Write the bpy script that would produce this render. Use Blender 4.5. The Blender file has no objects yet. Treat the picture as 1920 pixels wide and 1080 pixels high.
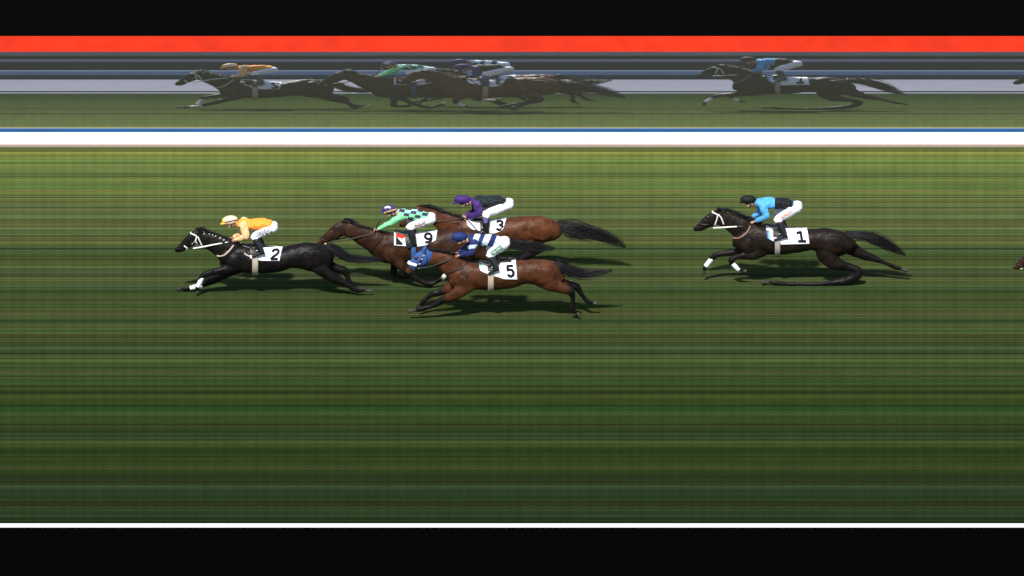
import bpy, bmesh, math, random
import numpy as np
from mathutils import Vector, Matrix, kdtree, noise
from mathutils.bvhtree import BVHTree
random.seed(7)
rng = np.random.RandomState(11)

# ------------------------------------------------------------------ camera, world, sun
EL = math.radians(20.0)                  # the tower camera looks down at 20 degrees
S = 70.4                                 # photo pixels per metre
CE, SE = math.cos(EL), math.sin(EL)
KZ, KY = S*CE, S*SE
PY0 = 986.0                              # photo row of the near rail's foot (Y = 0)
scene = bpy.context.scene
C = scene.collection
cam_data = bpy.data.cameras.new("camera"); cam_data.type = 'ORTHO'
cam_data.ortho_scale = 1920.0/S; cam_data.clip_end = 400; cam_data.clip_start = 0.1
cam = bpy.data.objects.new("camera", cam_data); C.objects.link(cam)
cam.rotation_euler = (math.pi/2-EL, 0, 0)
cy_ = (PY0-540.0)/KY                      # ground point at the picture's centre
cam.location = Vector((0, cy_, 0)) - Vector((0, CE, -SE))*90.0
scene.camera = cam
world = bpy.data.worlds.new("World"); scene.world = world; world.use_nodes = True
wn = world.node_tree
sky = wn.nodes.new('ShaderNodeTexSky'); sky.sky_type = 'NISHITA'; sky.sun_disc = False
SUN = Vector((0.22, 0.72, -1.0)).normalized()
sky.sun_elevation = math.asin(-SUN.z); sky.sun_rotation = math.atan2(-SUN.x, -SUN.y)
bg = wn.nodes['Background']; bg.inputs[1].default_value = 0.115
wn.links.new(sky.outputs[0], bg.inputs[0])
sl = bpy.data.lights.new("sun", 'SUN'); sl.energy = 4.3; sl.angle = math.radians(3); sl.color = (1.0, 0.965, 0.90)
so = bpy.data.objects.new("sun", sl); C.objects.link(so)
so.rotation_euler = SUN.to_track_quat('-Z', 'Y').to_euler(); so.location = (0, 0, 30)
vs = scene.view_settings; scene.display_settings.display_device = 'sRGB'
vs.view_transform = 'Standard'; vs.look = 'None'; vs.gamma = 1; vs.exposure = 0.4
scene.render.film_transparent = False
scene.cycles.max_bounces = 8; scene.cycles.caustics_reflective = False

# ------------------------------------------------------------------ helpers
def P(px, py, Y):
    return Vector(((px-960.0)/S, Y, (PY0-KY*Y-py)/KZ))
def PX(v): return v.x*S+960.0, PY0-KY*v.y-KZ*v.z
def lin(c):
    return tuple((x/255/12.92 if x/255 <= .04045 else ((x/255+.055)/1.055)**2.4) for x in c)
MATS = {}
def mat(name, col, rough=.6, spec=.5, metal=0, attr=False, nscale=0, namp=0, bump=0, bscale=30, coat=0, sheen=0):
    if name in MATS: return MATS[name]
    m = bpy.data.materials.new(name); m.use_nodes = True
    nt = m.node_tree; b = nt.nodes['Principled BSDF']
    b.inputs['Roughness'].default_value = rough; b.inputs['Metallic'].default_value = metal
    b.inputs['Specular IOR Level'].default_value = spec
    b.inputs['Coat Weight'].default_value = coat
    b.inputs['Sheen Weight'].default_value = sheen
    src = None
    if attr:
        a = nt.nodes.new('ShaderNodeAttribute'); a.attribute_name = 'Col'; src = a.outputs['Color']
    else:
        r = nt.nodes.new('ShaderNodeRGB'); r.outputs[0].default_value = (*col, 1); src = r.outputs[0]
    tc = nt.nodes.new('ShaderNodeNewGeometry')
    if namp:
        n = nt.nodes.new('ShaderNodeTexNoise'); n.inputs['Scale'].default_value = nscale; n.inputs['Detail'].default_value = 5
        nt.links.new(tc.outputs['Position'], n.inputs['Vector'])
        mr = nt.nodes.new('ShaderNodeMapRange'); mr.inputs[1].default_value = .3; mr.inputs[2].default_value = .7
        mr.inputs[3].default_value = 1-namp; mr.inputs[4].default_value = 1+namp
        nt.links.new(n.outputs[0], mr.inputs[0])
        mx = nt.nodes.new('ShaderNodeMix'); mx.data_type = 'RGBA'; mx.blend_type = 'MULTIPLY'; mx.inputs[0].default_value = 1
        nt.links.new(src, mx.inputs[6]); nt.links.new(mr.outputs[0], mx.inputs[7]); src = mx.outputs[2]
    nt.links.new(src, b.inputs['Base Color'])
    if bump:
        n2 = nt.nodes.new('ShaderNodeTexNoise'); n2.inputs['Scale'].default_value = bscale; n2.inputs['Detail'].default_value = 3
        nt.links.new(tc.outputs['Position'], n2.inputs['Vector'])
        bp = nt.nodes.new('ShaderNodeBump'); bp.inputs['Strength'].default_value = bump; bp.inputs['Distance'].default_value = .03
        nt.links.new(n2.outputs[0], bp.inputs['Height']); nt.links.new(bp.outputs[0], b.inputs['Normal'])
    MATS[name] = m
    return m
def new_obj(name, verts, faces, m, parent=None, smooth=True, cols=None, loc=None):
    me = bpy.data.meshes.new(name)
    loc = Vector(loc) if loc is not None else (Vector(parent['_o']) if parent and '_o' in parent else Vector((0, 0, 0)))
    me.from_pydata([tuple(Vector(v)-loc) for v in verts], [], faces); me.update()
    if smooth: me.polygons.foreach_set('use_smooth', [True]*len(me.polygons))
    if cols is not None:
        ca = me.color_attributes.new('Col', 'FLOAT_COLOR', 'POINT')
        ca.data.foreach_set('color', np.array([(c[0], c[1], c[2], 1) for c in cols], dtype=np.float32).ravel())
    me.materials.append(m)
    o = bpy.data.objects.new(name, me); C.objects.link(o)
    if parent: o.parent = parent
    else: o.location = loc
    return o
def thing(name, label, cat, loc, group=None):
    o = bpy.data.objects.new(name, None); C.objects.link(o); o.location = loc
    o.empty_display_size = .3
    o['label'] = label; o['category'] = cat; o['_o'] = tuple(loc)
    if group: o['group'] = group
    return o
def tag(o, label, cat, group=None, kind=None):
    if label: o['label'] = label
    if cat: o['category'] = cat
    if group: o['group'] = group
    if kind: o['kind'] = kind
    return o
def box(v, f, x0, x1, y0, y1, z0, z1):
    b = len(v)
    v += [(x0, y0, z0), (x1, y0, z0), (x1, y1, z0), (x0, y1, z0), (x0, y0, z1), (x1, y0, z1), (x1, y1, z1), (x0, y1, z1)]
    f += [tuple(b+i for i in q) for q in [(0, 3, 2, 1), (4, 5, 6, 7), (0, 1, 5, 4), (1, 2, 6, 5), (2, 3, 7, 6), (3, 0, 4, 7)]]
def cr(p0, p1, p2, p3, t):
    return .5*((2*p1)+(-p0+p2)*t+(2*p0-5*p1+4*p2-p3)*t*t+(-p0+3*p1-3*p2+p3)*t**3)
def resample(rows, sub):
    """rows: numpy array n x k, catmull-rom"""
    rows = np.array(rows, float)
    if len(rows) == 2 or sub <= 1:
        if len(rows) == 2 and sub > 1:
            return np.array([rows[0]+(rows[1]-rows[0])*i/sub for i in range(sub+1)])
        return rows
    e = np.vstack([2*rows[0]-rows[1], rows, 2*rows[-1]-rows[-2]])
    out = []
    for i in range(len(rows)-1):
        for s in range(sub):
            out.append(cr(e[i], e[i+1], e[i+2], e[i+3], s/sub))
    out.append(rows[-1]); return np.array(out)

class Solid:
    """closed tubes and ellipsoids gathered, fused by a voxel remesh into one skin"""
    def __init__(s): s.v = []; s.f = []; s.smp = []   # samples: (pos, radius, colour, tag)
    def tube(s, pts, sub=4, vert=False, n=16, tg='', cap=True):
        """pts: (Vector, a, w, colour); a in the picture plane, w sideways"""
        rows = [(p.x, p.y, p.z, a, w, *c) for p, a, w, c in pts]
        R = resample(rows, sub); R[:, 3:5] = np.maximum(R[:, 3:5], .003); R[:, 5:] = np.maximum(R[:, 5:], 0)
        m = len(R); pos = R[:, :3]
        tan = np.gradient(pos, axis=0)
        rings = []
        def ring(c, a, w, t):
            if vert: u = Vector((0, 0, 1))
            else:
                u = Vector((-t[2], 0, t[0]))
                if u.length < 1e-6: u = Vector((0, 0, 1))
                u.normalize()
            base = len(s.v)
            for k in range(n):
                th = 2*math.pi*k/n
                s.v.append(tuple(Vector(c)+u*(a*math.sin(th))+Vector((0, 1, 0))*(w*math.cos(th))))
            return base
        for i in range(m):
            t = tan[i]/(np.linalg.norm(tan[i])+1e-9)
            if i == 0 and cap:
                for q in (80, 55, 28):
                    r = math.cos(math.radians(q)); d = math.sin(math.radians(q))
                    rings.append(ring(pos[0]-t*R[0, 3]*d*(.5 if vert else 1), R[0, 3]*r, R[0, 4]*r, t))
            rings.append(ring(pos[i], R[i, 3], R[i, 4], t))
            if i == m-1 and cap:
                for q in (28, 55, 80):
                    r = math.cos(math.radians(q)); d = math.sin(math.radians(q))
                    rings.append(ring(pos[-1]+t*R[-1, 3]*d*(.5 if vert else 1), R[-1, 3]*r, R[-1, 4]*r, t))
            s.smp.append((Vector(pos[i]), (R[i, 3]+R[i, 4])/2, tuple(R[i, 5:8]), tg))
        for a, b in zip(rings, rings[1:]):
            for k in range(n):
                k2 = (k+1) % n
                s.f.append((a+k, a+k2, b+k2, b+k))
        s.f.append(tuple(rings[0]+k for k in range(n))[::-1]); s.f.append(tuple(rings[-1]+k for k in range(n)))
    def ell(s, c, rx, ry, rz, col, tg='', rot=0):
        N, M = 12, 18; base = len(s.v)
        R = Matrix.Rotation(rot, 3, 'Y')
        for i in range(1, N):
            th = math.pi*i/N
            for j in range(M):
                ph = 2*math.pi*j/M
                s.v.append(tuple(c+R@Vector((rx*math.sin(th)*math.cos(ph), ry*math.sin(th)*math.sin(ph), rz*math.cos(th)))))
        top = len(s.v); s.v.append(tuple(c+R@Vector((0, 0, rz)))); s.v.append(tuple(c-R@Vector((0, 0, rz))))
        for i in range(N-2):
            for j in range(M):
                a = base+i*M; j2 = (j+1) % M
                s.f.append((a+j, a+M+j, a+M+j2, a+j2))
        for j in range(M):
            j2 = (j+1) % M
            s.f.append((top, base+j, base+j2)); s.f.append((top+1, base+(N-2)*M+j2, base+(N-2)*M+j))
        s.smp.append((c, (rx+ry+rz)/3, col, tg))
    def build(s, name, voxel, m, parent=None, smooth=2, colfn=None, loc=None, wr=None):
        loc = Vector(loc) if loc is not None else Vector(parent['_o'])
        me = bpy.data.meshes.new(name+'_raw'); me.from_pydata([tuple(Vector(v)-loc) for v in s.v], [], s.f); me.update()
        bm = bmesh.new(); bm.from_mesh(me); bmesh.ops.recalc_face_normals(bm, faces=bm.faces); bm.to_mesh(me); bm.free()
        o = bpy.data.objects.new(name, me); C.objects.link(o)
        r = o.modifiers.new('r', 'REMESH'); r.mode = 'VOXEL'; r.voxel_size = voxel
        if smooth:
            q = o.modifiers.new('s', 'SMOOTH'); q.iterations = smooth; q.factor = .5
        dg = bpy.context.evaluated_depsgraph_get(); dg.update()
        nm = bpy.data.meshes.new_from_object(o.evaluated_get(dg), depsgraph=dg); nm.name = name
        o.modifiers.clear(); o.data = nm; bpy.data.meshes.remove(me)
        nm.polygons.foreach_set('use_smooth', [True]*len(nm.polygons))
        if wr:
            nrm_ = [Vector(v.normal) for v in nm.vertices]
            for v, n_ in zip(nm.vertices, nrm_):
                q_ = Vector((v.co.x*wr[1], v.co.y*wr[1], v.co.z*wr[1]*wr[2]))
                v.co += n_*(wr[0]*(noise.noise(q_)+.5*noise.noise(q_*2.1+Vector((5, 5, 5)))))
            nm.update()
        kd = kdtree.KDTree(len(s.smp))
        for i, q in enumerate(s.smp): kd.insert(q[0]-loc, i)
        kd.balance()
        cols = np.ones((len(nm.vertices), 4), dtype=np.float32)
        for i, v in enumerate(nm.vertices):
            best = min(((d-s.smp[k][1], k) for _, k, d in kd.find_n(v.co, 7)))
            c = s.smp[best[1]][2]
            if colfn: c = colfn(v.co+loc, s.smp[best[1]][3], c)
            cols[i, :3] = c
        ca = nm.color_attributes.new('Col', 'FLOAT_COLOR', 'POINT'); ca.data.foreach_set('color', cols.ravel())
        nm.materials.clear(); nm.materials.append(m)
        if parent: o.parent = parent
        else: o.location = loc
        o['_o'] = tuple(loc)
        return o
def bvh_of(o, loc):
    me = o.data; L = Vector(loc)
    return BVHTree.FromPolygons([v.co+L for v in me.vertices], [tuple(p.vertices) for p in me.polygons])
RAY = Vector((0, CE, -SE))
def cast(bvh, px, py, off=.008):
    o = P(px, py, 0)-RAY*30
    h = bvh.ray_cast(o, RAY)
    if h[0] is None: return None
    return h[0]-RAY*off
def reflect(verts, Yc): return [Vector((v[0], 2*Yc-v[1], v[2])) for v in verts]
def simple_tube(v, f, pts, r, n=8, taper=None, flat=1.0):
    base0 = len(v); m = len(pts); up = Vector((0, 1, 0))
    for i in range(m):
        t = (pts[min(i+1, m-1)]-pts[max(i-1, 0)])
        if t.length < 1e-7: t = Vector((1, 0, 0))
        t.normalize(); a = t.cross(up)
        if a.length < 1e-3: a = t.cross(Vector((0, 0, 1)))
        a.normalize(); b = a.cross(t)
        rr = r*(taper(i/(m-1)) if taper else 1)
        for k in range(n):
            th = 2*math.pi*k/n; v.append(pts[i]+a*(rr*math.cos(th))+b*(rr*flat*math.sin(th)))
    for i in range(m-1):
        for k in range(n):
            k2 = (k+1) % n; a = base0+i*n; f.append((a+k, a+k2, a+n+k2, a+n+k))
    f.append(tuple(base0+k for k in range(n))[::-1]); f.append(tuple(base0+(m-1)*n+k for k in range(n)))
def strap(name, bvh, lists, r, m, parent, Yc, both=True, free=None):
    """straps laid on the skin along photo rows, mirrored to the off side; free = list of [(px,py,yo)...]"""
    v, f = [], []
    for pts in lists:
        R = resample(pts, 6); w = [cast(bvh, a, b, .004) for a, b in R]; w = [q for q in w if q is not None]
        if len(w) < 2: continue
        v, f = [], []; simple_tube(v, f, w, r); new_obj(name, v, f, m, parent)
        if both: v, f = [], []; simple_tube(v, f, reflect(w, Yc), r); new_obj(name, v, f, m, parent)
    for pts in (free or []):
        R = resample(pts, 5); w = [P(a, b, Yc+c) for a, b, c in R]
        for ww in (w, reflect(w, Yc)):
            v, f = [], []; simple_tube(v, f, ww, r); new_obj(name, v, f, m, parent)
def ribbon(polys, th):
    """polylines in px -> quads (list of verts 2D, faces)"""
    V, F = [], []
    for pl in polys:
        R = np.array([pl[0]]+[pl[i]+(np.array(pl[i+1])-pl[i])*(k/6) for i in range(len(pl)-1) for k in range(1, 7)], float) if False else None
        pts = []
        pl = [np.array(p, float) for p in pl]
        for i in range(len(pl)-1):
            for k in range(5): pts.append(pl[i]+(pl[i+1]-pl[i])*k/5)
        pts.append(pl[-1]); b = len(V)
        for i, p in enumerate(pts):
            t = pts[min(i+1, len(pts)-1)]-pts[max(i-1, 0)]; t = t/(np.linalg.norm(t)+1e-9); nn = np.array([-t[1], t[0]])
            V += [p+nn*th/2, p, p-nn*th/2]
        for i in range(len(pts)-1):
            a = b+3*i; F += [(a, a+1, a+4, a+3), (a+1, a+2, a+5, a+4)]
    return V, F
DIG = {
 '1': [[(.05, .13), (.45, .04), (.5, .1)], [(.45, .04), (.6, .92)], [(.2, .94), (1, .94)]],
 '2': [[(.12, .28), (.2, .12), (.42, .04), (.68, .04), (.86, .16), (.86, .32), (.68, .5), (.35, .68), (.1, .88), (.06, .93), (.92, .93)]],
 '3': [[(.1, .18), (.3, .05), (.6, .03), (.83, .14), (.83, .3), (.62, .44), (.4, .47), (.55, .47), (.82, .56), (.88, .74), (.7, .92), (.38, .97), (.08, .84)]],
 '5': [[(.95, .07), (.14, .07), (.12, .46), (.4, .38), (.75, .42), (.93, .62), (.85, .85), (.55, .97), (.28, .93), (.08, .8)]],
 '9': [[(.88, .5), (.6, .62), (.3, .58), (.1, .4), (.14, .16), (.4, .03), (.7, .06), (.88, .25), (.9, .55), (.82, .8), (.55, .96), (.1, .95)]]}
def decal_dig(name, d, cx, cy, w, h, th, bvh, m, parent, Yc, shear=0):
    for side in (0, 1):
        polys = [[((x-.5)*w*(1 if not side else -1)+cx - (y-.5)*shear, (y-.5)*h+cy) for x, y in pl] for pl in DIG[d]]
        V, F = ribbon(polys, th)
        w3 = [cast(bvh, a, b, .012) for a, b in V]
        okv = {i for i, q in enumerate(w3) if q is not None}
        F2 = [q for q in F if all(i in okv for i in q)]
        w3 = [q if q is not None else Vector((0, 0, 0)) for q in w3]
        if side: w3 = reflect(w3, Yc)
        o = new_obj(name, w3, F2, m, parent, smooth=False)
def decal_text(name, txt, cx, cy, w, h, ang, bvh, m, parent, Yc, off=.008, both=False):
    cu = bpy.data.curves.new('t', 'FONT'); cu.body = txt; cu.offset = .03; cu.resolution_u = 2
    to = bpy.data.objects.new('t', cu); C.objects.link(to)
    dg = bpy.context.evaluated_depsgraph_get(); dg.update()
    me = bpy.data.meshes.new_from_object(to.evaluated_get(dg)); bpy.data.objects.remove(to); bpy.data.curves.remove(cu)
    bm = bmesh.new(); bm.from_mesh(me); bmesh.ops.triangulate(bm, faces=bm.faces)
    xs = [v.co.x for v in bm.verts]; ys = [v.co.y for v in bm.verts]; x0, x1, y0, y1 = min(xs), max(xs), min(ys), max(ys)
    V = []; ca, sa = math.cos(ang), math.sin(ang)
    for side in ((0, 1) if both else (0,)):
        V = []
        for v in bm.verts:
            u = ((v.co.x-x0)/(x1-x0)-.5)*w; t = -((v.co.y-y0)/(y1-y0)-.5)*h
            if side: u = -u; px = cx+u*ca-t*sa*0-t*sa; py = cy+u*sa+t*ca
            else: px = cx+u*ca-t*sa; py = cy+u*sa+t*ca
            V.append(cast(bvh, px, py, off))
        F = [tuple(v.index for v in f.verts) for f in bm.faces if all(V[v.index] is not None for v in f.verts)]
        W = [q if q is not None else Vector((0, 0, 0)) for q in V]
        if side: W = reflect(W, Yc)
        if F: new_obj(name, W, F, m, parent, smooth=False)
    bm.free(); bpy.data.meshes.remove(me)
def shell(name, bvh, x0, x1, bot, Yc, Zc, off, m, parent, phi0=0.0, phi1=None, nx=26, nphi=26, top_x=None, cols=None, thick=.012):
    """cloth draped on the trunk between photo columns x0(t)..x1(t); reaches down to photo row bot(x)"""
    V, F, CO = [], [], []
    def hit(px, ph):
        X = (px-960)/S; d = Vector((0, -math.sin(ph), math.cos(ph)))   # ph = 0 up, positive to the near side
        h = bvh.ray_cast(Vector((X, Yc, Zc)), d)
        return h[0]+d*(off+(.010*noise.noise(Vector((X*5, ph*3, 1))) if off < .02 else 0)) if h[0] is not None else None
    def phmax(px):
        lo, hi = .2, 2.9
        for _ in range(14):
            md = (lo+hi)/2; q = hit(px, md)
            if q is None: hi = md; continue
            if PX(q)[1] < bot(px): lo = md
            else: hi = md
        return lo
    rows = []
    for i in range(nx+1):
        u = i/nx; row = []
        xm = x0(0)+(x1(0)-x0(0))*u
        pm = phi1 if phi1 is not None else None
        for j in range(-nphi, nphi+1):
            t = abs(j)/nphi
            px = x0(t)+(x1(t)-x0(t))*u
            lim = phi1 if phi1 is not None else phmax(x0(1)+(x1(1)-x0(1))*u)
            if phi1 is not None: ph = phi0+(phi1-phi0)*(j+nphi)/(2*nphi)
            else: ph = lim*t*(1 if j >= 0 else -1)
            row.append(hit(px, ph))
        rows.append(row)
    last = None
    for row in rows:
        for q in row:
            if q is None: q = last if last is not None else Vector((0, 0, 0))
            last = q; V.append(q); CO.append(cols(*PX(Vector((q.x, Yc-abs(q.y-Yc), q.z)))) if cols else (.8, .8, .8))
    W = 2*nphi+1
    for i in range(nx):
        for j in range(W-1):
            a = i*W+j; F.append((a, a+1, a+W+1, a+W))
    o = new_obj(name, V, F, m, parent, cols=CO)
    so_ = o.modifiers.new('t', 'SOLIDIFY'); so_.thickness = thick; so_.offset = 1
    return o, BVHTree.FromPolygons([q+(q-Vector((q.x, Yc, Zc))).normalized()*thick for q in V], F)

# ------------------------------------------------------------------ setting
YM = (PY0-270)/KY                         # foot of the mirror wall
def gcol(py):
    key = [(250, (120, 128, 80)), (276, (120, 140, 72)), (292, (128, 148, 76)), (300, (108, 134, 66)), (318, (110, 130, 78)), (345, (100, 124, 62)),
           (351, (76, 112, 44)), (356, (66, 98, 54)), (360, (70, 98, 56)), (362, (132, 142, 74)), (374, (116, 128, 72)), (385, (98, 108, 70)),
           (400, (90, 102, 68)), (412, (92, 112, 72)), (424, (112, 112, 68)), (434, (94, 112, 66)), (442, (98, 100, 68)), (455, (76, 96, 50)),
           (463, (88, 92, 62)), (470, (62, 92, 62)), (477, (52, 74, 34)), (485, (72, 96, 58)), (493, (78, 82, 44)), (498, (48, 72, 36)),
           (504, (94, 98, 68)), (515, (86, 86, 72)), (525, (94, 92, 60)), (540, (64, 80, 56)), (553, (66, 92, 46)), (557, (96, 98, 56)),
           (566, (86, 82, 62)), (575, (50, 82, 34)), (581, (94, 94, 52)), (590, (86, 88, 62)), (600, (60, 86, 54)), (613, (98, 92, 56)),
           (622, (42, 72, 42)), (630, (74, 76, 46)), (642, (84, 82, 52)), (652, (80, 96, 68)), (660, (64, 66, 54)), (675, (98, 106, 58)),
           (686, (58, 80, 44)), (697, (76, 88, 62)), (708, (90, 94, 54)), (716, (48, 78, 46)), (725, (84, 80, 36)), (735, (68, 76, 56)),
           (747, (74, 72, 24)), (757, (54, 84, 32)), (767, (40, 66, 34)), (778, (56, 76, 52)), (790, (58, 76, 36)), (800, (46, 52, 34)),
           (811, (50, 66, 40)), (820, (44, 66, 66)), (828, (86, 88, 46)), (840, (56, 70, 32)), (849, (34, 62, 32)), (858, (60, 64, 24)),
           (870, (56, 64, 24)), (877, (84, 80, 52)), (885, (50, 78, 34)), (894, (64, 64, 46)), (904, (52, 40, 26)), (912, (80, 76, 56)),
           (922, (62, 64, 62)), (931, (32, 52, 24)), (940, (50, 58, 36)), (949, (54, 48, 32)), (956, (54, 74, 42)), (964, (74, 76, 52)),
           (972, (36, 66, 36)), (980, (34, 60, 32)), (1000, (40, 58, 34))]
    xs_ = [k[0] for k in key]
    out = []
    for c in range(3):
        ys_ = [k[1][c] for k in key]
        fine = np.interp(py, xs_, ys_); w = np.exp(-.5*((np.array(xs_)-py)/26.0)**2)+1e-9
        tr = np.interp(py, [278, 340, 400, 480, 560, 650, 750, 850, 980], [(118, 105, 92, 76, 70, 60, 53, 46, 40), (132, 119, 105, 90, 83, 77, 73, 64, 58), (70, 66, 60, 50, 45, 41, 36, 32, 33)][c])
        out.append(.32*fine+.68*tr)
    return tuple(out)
GK = 1.45                                  # sunlit radiance of a white ground
def build_turf():
    bounds = [1000.0]
    while bounds[-1] > 262: bounds.append(bounds[-1]-rng.choice([1.1, 1.5, 1.9, 2.3, 3.0], p=[.35, .3, .22, .1, .03]))
    Yb = [-60.0]+[(PY0-q)/KY for q in bounds]+[YM+2, 60, 200]
    xs = [-200, -60, -30]+list(np.linspace(-14.0, 14.0, 281))+[30, 60, 200]
    V, F, CO = [], [], []; m = len(xs); slow = 0.0; hue = 0.0
    for i, (ya, yb) in enumerate(zip(Yb, Yb[1:])):
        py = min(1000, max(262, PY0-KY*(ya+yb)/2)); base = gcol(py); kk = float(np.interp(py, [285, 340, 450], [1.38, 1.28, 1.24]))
        slow = .72*slow+.042*rng.randn(); hue = .5*hue+.022*rng.randn()
        L = 1+.08*rng.randn()+slow*.8; q = rng.rand(); warm = 0
        if q < .11: L *= .78
        elif q > .87: L *= 1.16; warm = .03
        for Y in (ya, yb-(yb-ya)*.12):
            for X in xs:
                xv = 1+.05*noise.noise(Vector((X*.35, i*.21, 3)))+.045*noise.noise(Vector((X*3.1, i*.03, 9)))+.03*math.sin(X*S*2*math.pi/19.0)
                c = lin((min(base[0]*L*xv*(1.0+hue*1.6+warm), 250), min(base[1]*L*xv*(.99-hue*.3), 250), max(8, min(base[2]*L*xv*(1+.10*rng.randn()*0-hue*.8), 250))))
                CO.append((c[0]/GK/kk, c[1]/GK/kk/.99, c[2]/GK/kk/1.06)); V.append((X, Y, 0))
    for X in xs: V.append((X, Yb[-1], 0)); CO.append(CO[-1])
    rows = len(V)//m
    for i in range(rows-1):
        for j in range(m-1):
            a = i*m+j; F.append((a, a+1, a+m+1, a+m))
    gm = mat('turf', (0, 0, 0), rough=1, spec=0, attr=True, nscale=14, namp=.10, bump=.25, bscale=60)
    o = new_obj('grass_track', V, F, gm, smooth=False, cols=CO)
    tag(o, 'long striped green turf of the race track', None, kind='structure')
build_turf()
def band(name, x0, x1, y0, y1, z0, z1, m, parent=None):
    v, f = [], []; box(v, f, x0, x1, y0, y1, z0, z1); return new_obj(name, v, f, m, parent, smooth=False)
def row_z(py, Y): return (PY0-KY*Y-py)/KZ
XL = 40
# added black path in front of the near rail, fills the dark bottom border
dkfill = mat('black_fill', (.0012, .0012, .0012), rough=1, spec=0, nscale=20, namp=.3)
o = band('strip', -XL*2, XL*2, -4.3, -.16, -.2, .006, dkfill); tag(o, None, None, kind='structure')
# gravel edge at the foot of the mirror wall
v, f, co = [], [], []
ys = [row_z(0, 0) for _ in range(0)]
edge = [(278.6, (70, 92, 42)), (277, (112, 98, 72)), (275.4, (112, 98, 76)), (274, (178, 172, 160)), (272.6, (120, 122, 88)), (271.6, (205, 172, 164)), (270, (214, 182, 178)), (268.6, (120, 96, 130)), (267.5, (120, 96, 130))]
for py, c in edge:
    for X in np.linspace(-XL, XL, 60):
        k = 1+.05*noise.noise(Vector((X*1.3, py, 0))); v.append((X, (PY0-py-KZ*.006)/KY, .006)); co.append(tuple(q*k/GK for q in lin(c)))
for i in range(len(edge)-1):
    for j in range(59):
        a = i*60+j; f.append((a, a+1, a+61, a+60))
o = new_obj('gravel_strip', v, f, mat('gravel', (0, 0, 0), rough=.95, spec=.1, attr=True, nscale=40, namp=.2), smooth=False, cols=co); tag(o, None, None, kind='structure')
# near low white rail board
white = mat('white_paint', (.86, .84, .86), rough=.45, spec=.4, nscale=1.2, namp=.05)
t = thing('running_rail', 'low white rail board along the near edge of the turf, at the bottom', 'rail', (0, 0, 0))
band('rail_board', -XL, XL, -.13, -.02, 0, row_z(981.5, -.02)-.0, white, t)
# far wall: white board, blue trim; mirror; red board
t = thing('rail_wall', 'thick bright white board with a blue stripe on top, under the long mirror', 'wall', (0, YM, 0))
brightw = mat('bright_white', (.9, .9, .9), rough=.5, spec=.3, nscale=2, namp=.02)
band('white_board', -XL, XL, YM+.02, YM+.3, 0, row_z(248, YM+.02), brightw, t)
zb0 = row_z(248, YM+.02)
blue = mat('blue_paint', tuple(q/GK*1.15 for q in lin((36, 96, 158))), rough=.5, nscale=.6, namp=.10)
band('blue_trim', -XL, XL, YM+.023, YM+.26, zb0, row_z(240.6, YM+.023), blue, t)
lip = mat('cream_lip', tuple(q/GK for q in lin((235, 220, 195))), rough=.5)
band('top_lip', -XL, XL, YM+.026, YM+.24, row_z(240.6, YM+.023), row_z(239.6, YM+.026), lip, t)
mt = thing('finish_mirror', 'long tilted finish line mirror reflecting the horses from their far side', 'mirror', (0, YM+.3, 0))
brow = [(240, 7.4), (222, 6.0), (205, 4.75), (190, 3.6), (178, 2.72), (168, 2.2), (151, 1.65), (135, .75), (119, -.15), (108, -.68), (97, -1.2)]
V, F = [], []
Y, z = YM+.03, row_z(239.6, YM+.03)
prof = []
row = 240.0
while row > 97:
    b = np.interp(row, [r for r, _ in brow][::-1], [q for _, q in brow][::-1])
    a = math.radians((20-b)/2); prof.append((Y, z, a))
    dz = .01; Y += math.tan(a)*dz; z += dz; row = PY0-KY*Y-KZ*z
nx = 2
for (y, z_, a) in prof:
    for X in (-XL, XL): V.append((X, y, z_))
for i in range(len(prof)-1): F.append((2*i, 2*i+1, 2*i+3, 2*i+2))
nb = len(V)
mm = bpy.data.materials.new('mirror_glass'); mm.use_nodes = True; nt = mm.node_tree; nt.nodes.clear()
out = nt.nodes.new('ShaderNodeOutputMaterial'); gl = nt.nodes.new('ShaderNodeBsdfGlossy'); gl.inputs['Roughness'].default_value = 0.0
gl.inputs['Color'].default_value = (.97, .97, .96, 1)
df = nt.nodes.new('ShaderNodeBsdfDiffuse'); df.inputs['Color'].default_value = (.46, .47, .36, 1)  # olive diffuse share: veiling haze put into the mirror's colour
mx = nt.nodes.new('ShaderNodeMixShader'); mx.inputs[0].default_value = .05
nt.links.new(gl.outputs[0], mx.inputs[1]); nt.links.new(df.outputs[0], mx.inputs[2]); nt.links.new(mx.outputs[0], out.inputs[0])
o = new_obj('mirror_panel', V, F, mm, mt, smooth=False)
sd = o.modifiers.new('t', 'SOLIDIFY'); sd.thickness = .02; sd.offset = -1
YT, ZT, _ = prof[-1]
grey = mat('grey_metal', (.18, .18, .19), rough=.5, metal=.3)
for X in np.arange(-36, 37, 6.0):
    v, f = [], []; box(v, f, X-.04, X+.04, YM+.75, YM+.85, 0, ZT-.1)
    new_obj('post', v, f, grey, mt, smooth=False)
t = thing('red_hoarding', 'long bright red board above the finish mirror', 'board', (0, YT+.02, ZT))
red = mat('red_board', tuple(q/GK*1.1 for q in lin((244, 58, 30))), rough=.6, spec=.2, nscale=1.6, namp=.12)
zr = row_z(97.6, YT+.02)
band('red_panel', -XL, XL, YT+.03, YT+.09, zr, row_z(69.2, YT+.03), red, t)
band('edge_lip', -XL, XL, YT+.02, YT+.1, zr-.02, zr, lip, t)
for X in np.arange(-36, 37, 6.0):
    v, f = [], []; box(v, f, X-.04, X+.04, YT+.093, YT+.17, 0, ZT+.2)
    new_obj('post', v, f, grey, t, smooth=False)
blk = mat('matt_black', (.0028, .0028, .003), rough=1, spec=0)  # matt black sheet, added to fill the dark top border band
t = thing('backdrop', 'tall added black windbreak behind the red board', 'fence', (0, YM+2.6, 0))
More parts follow.
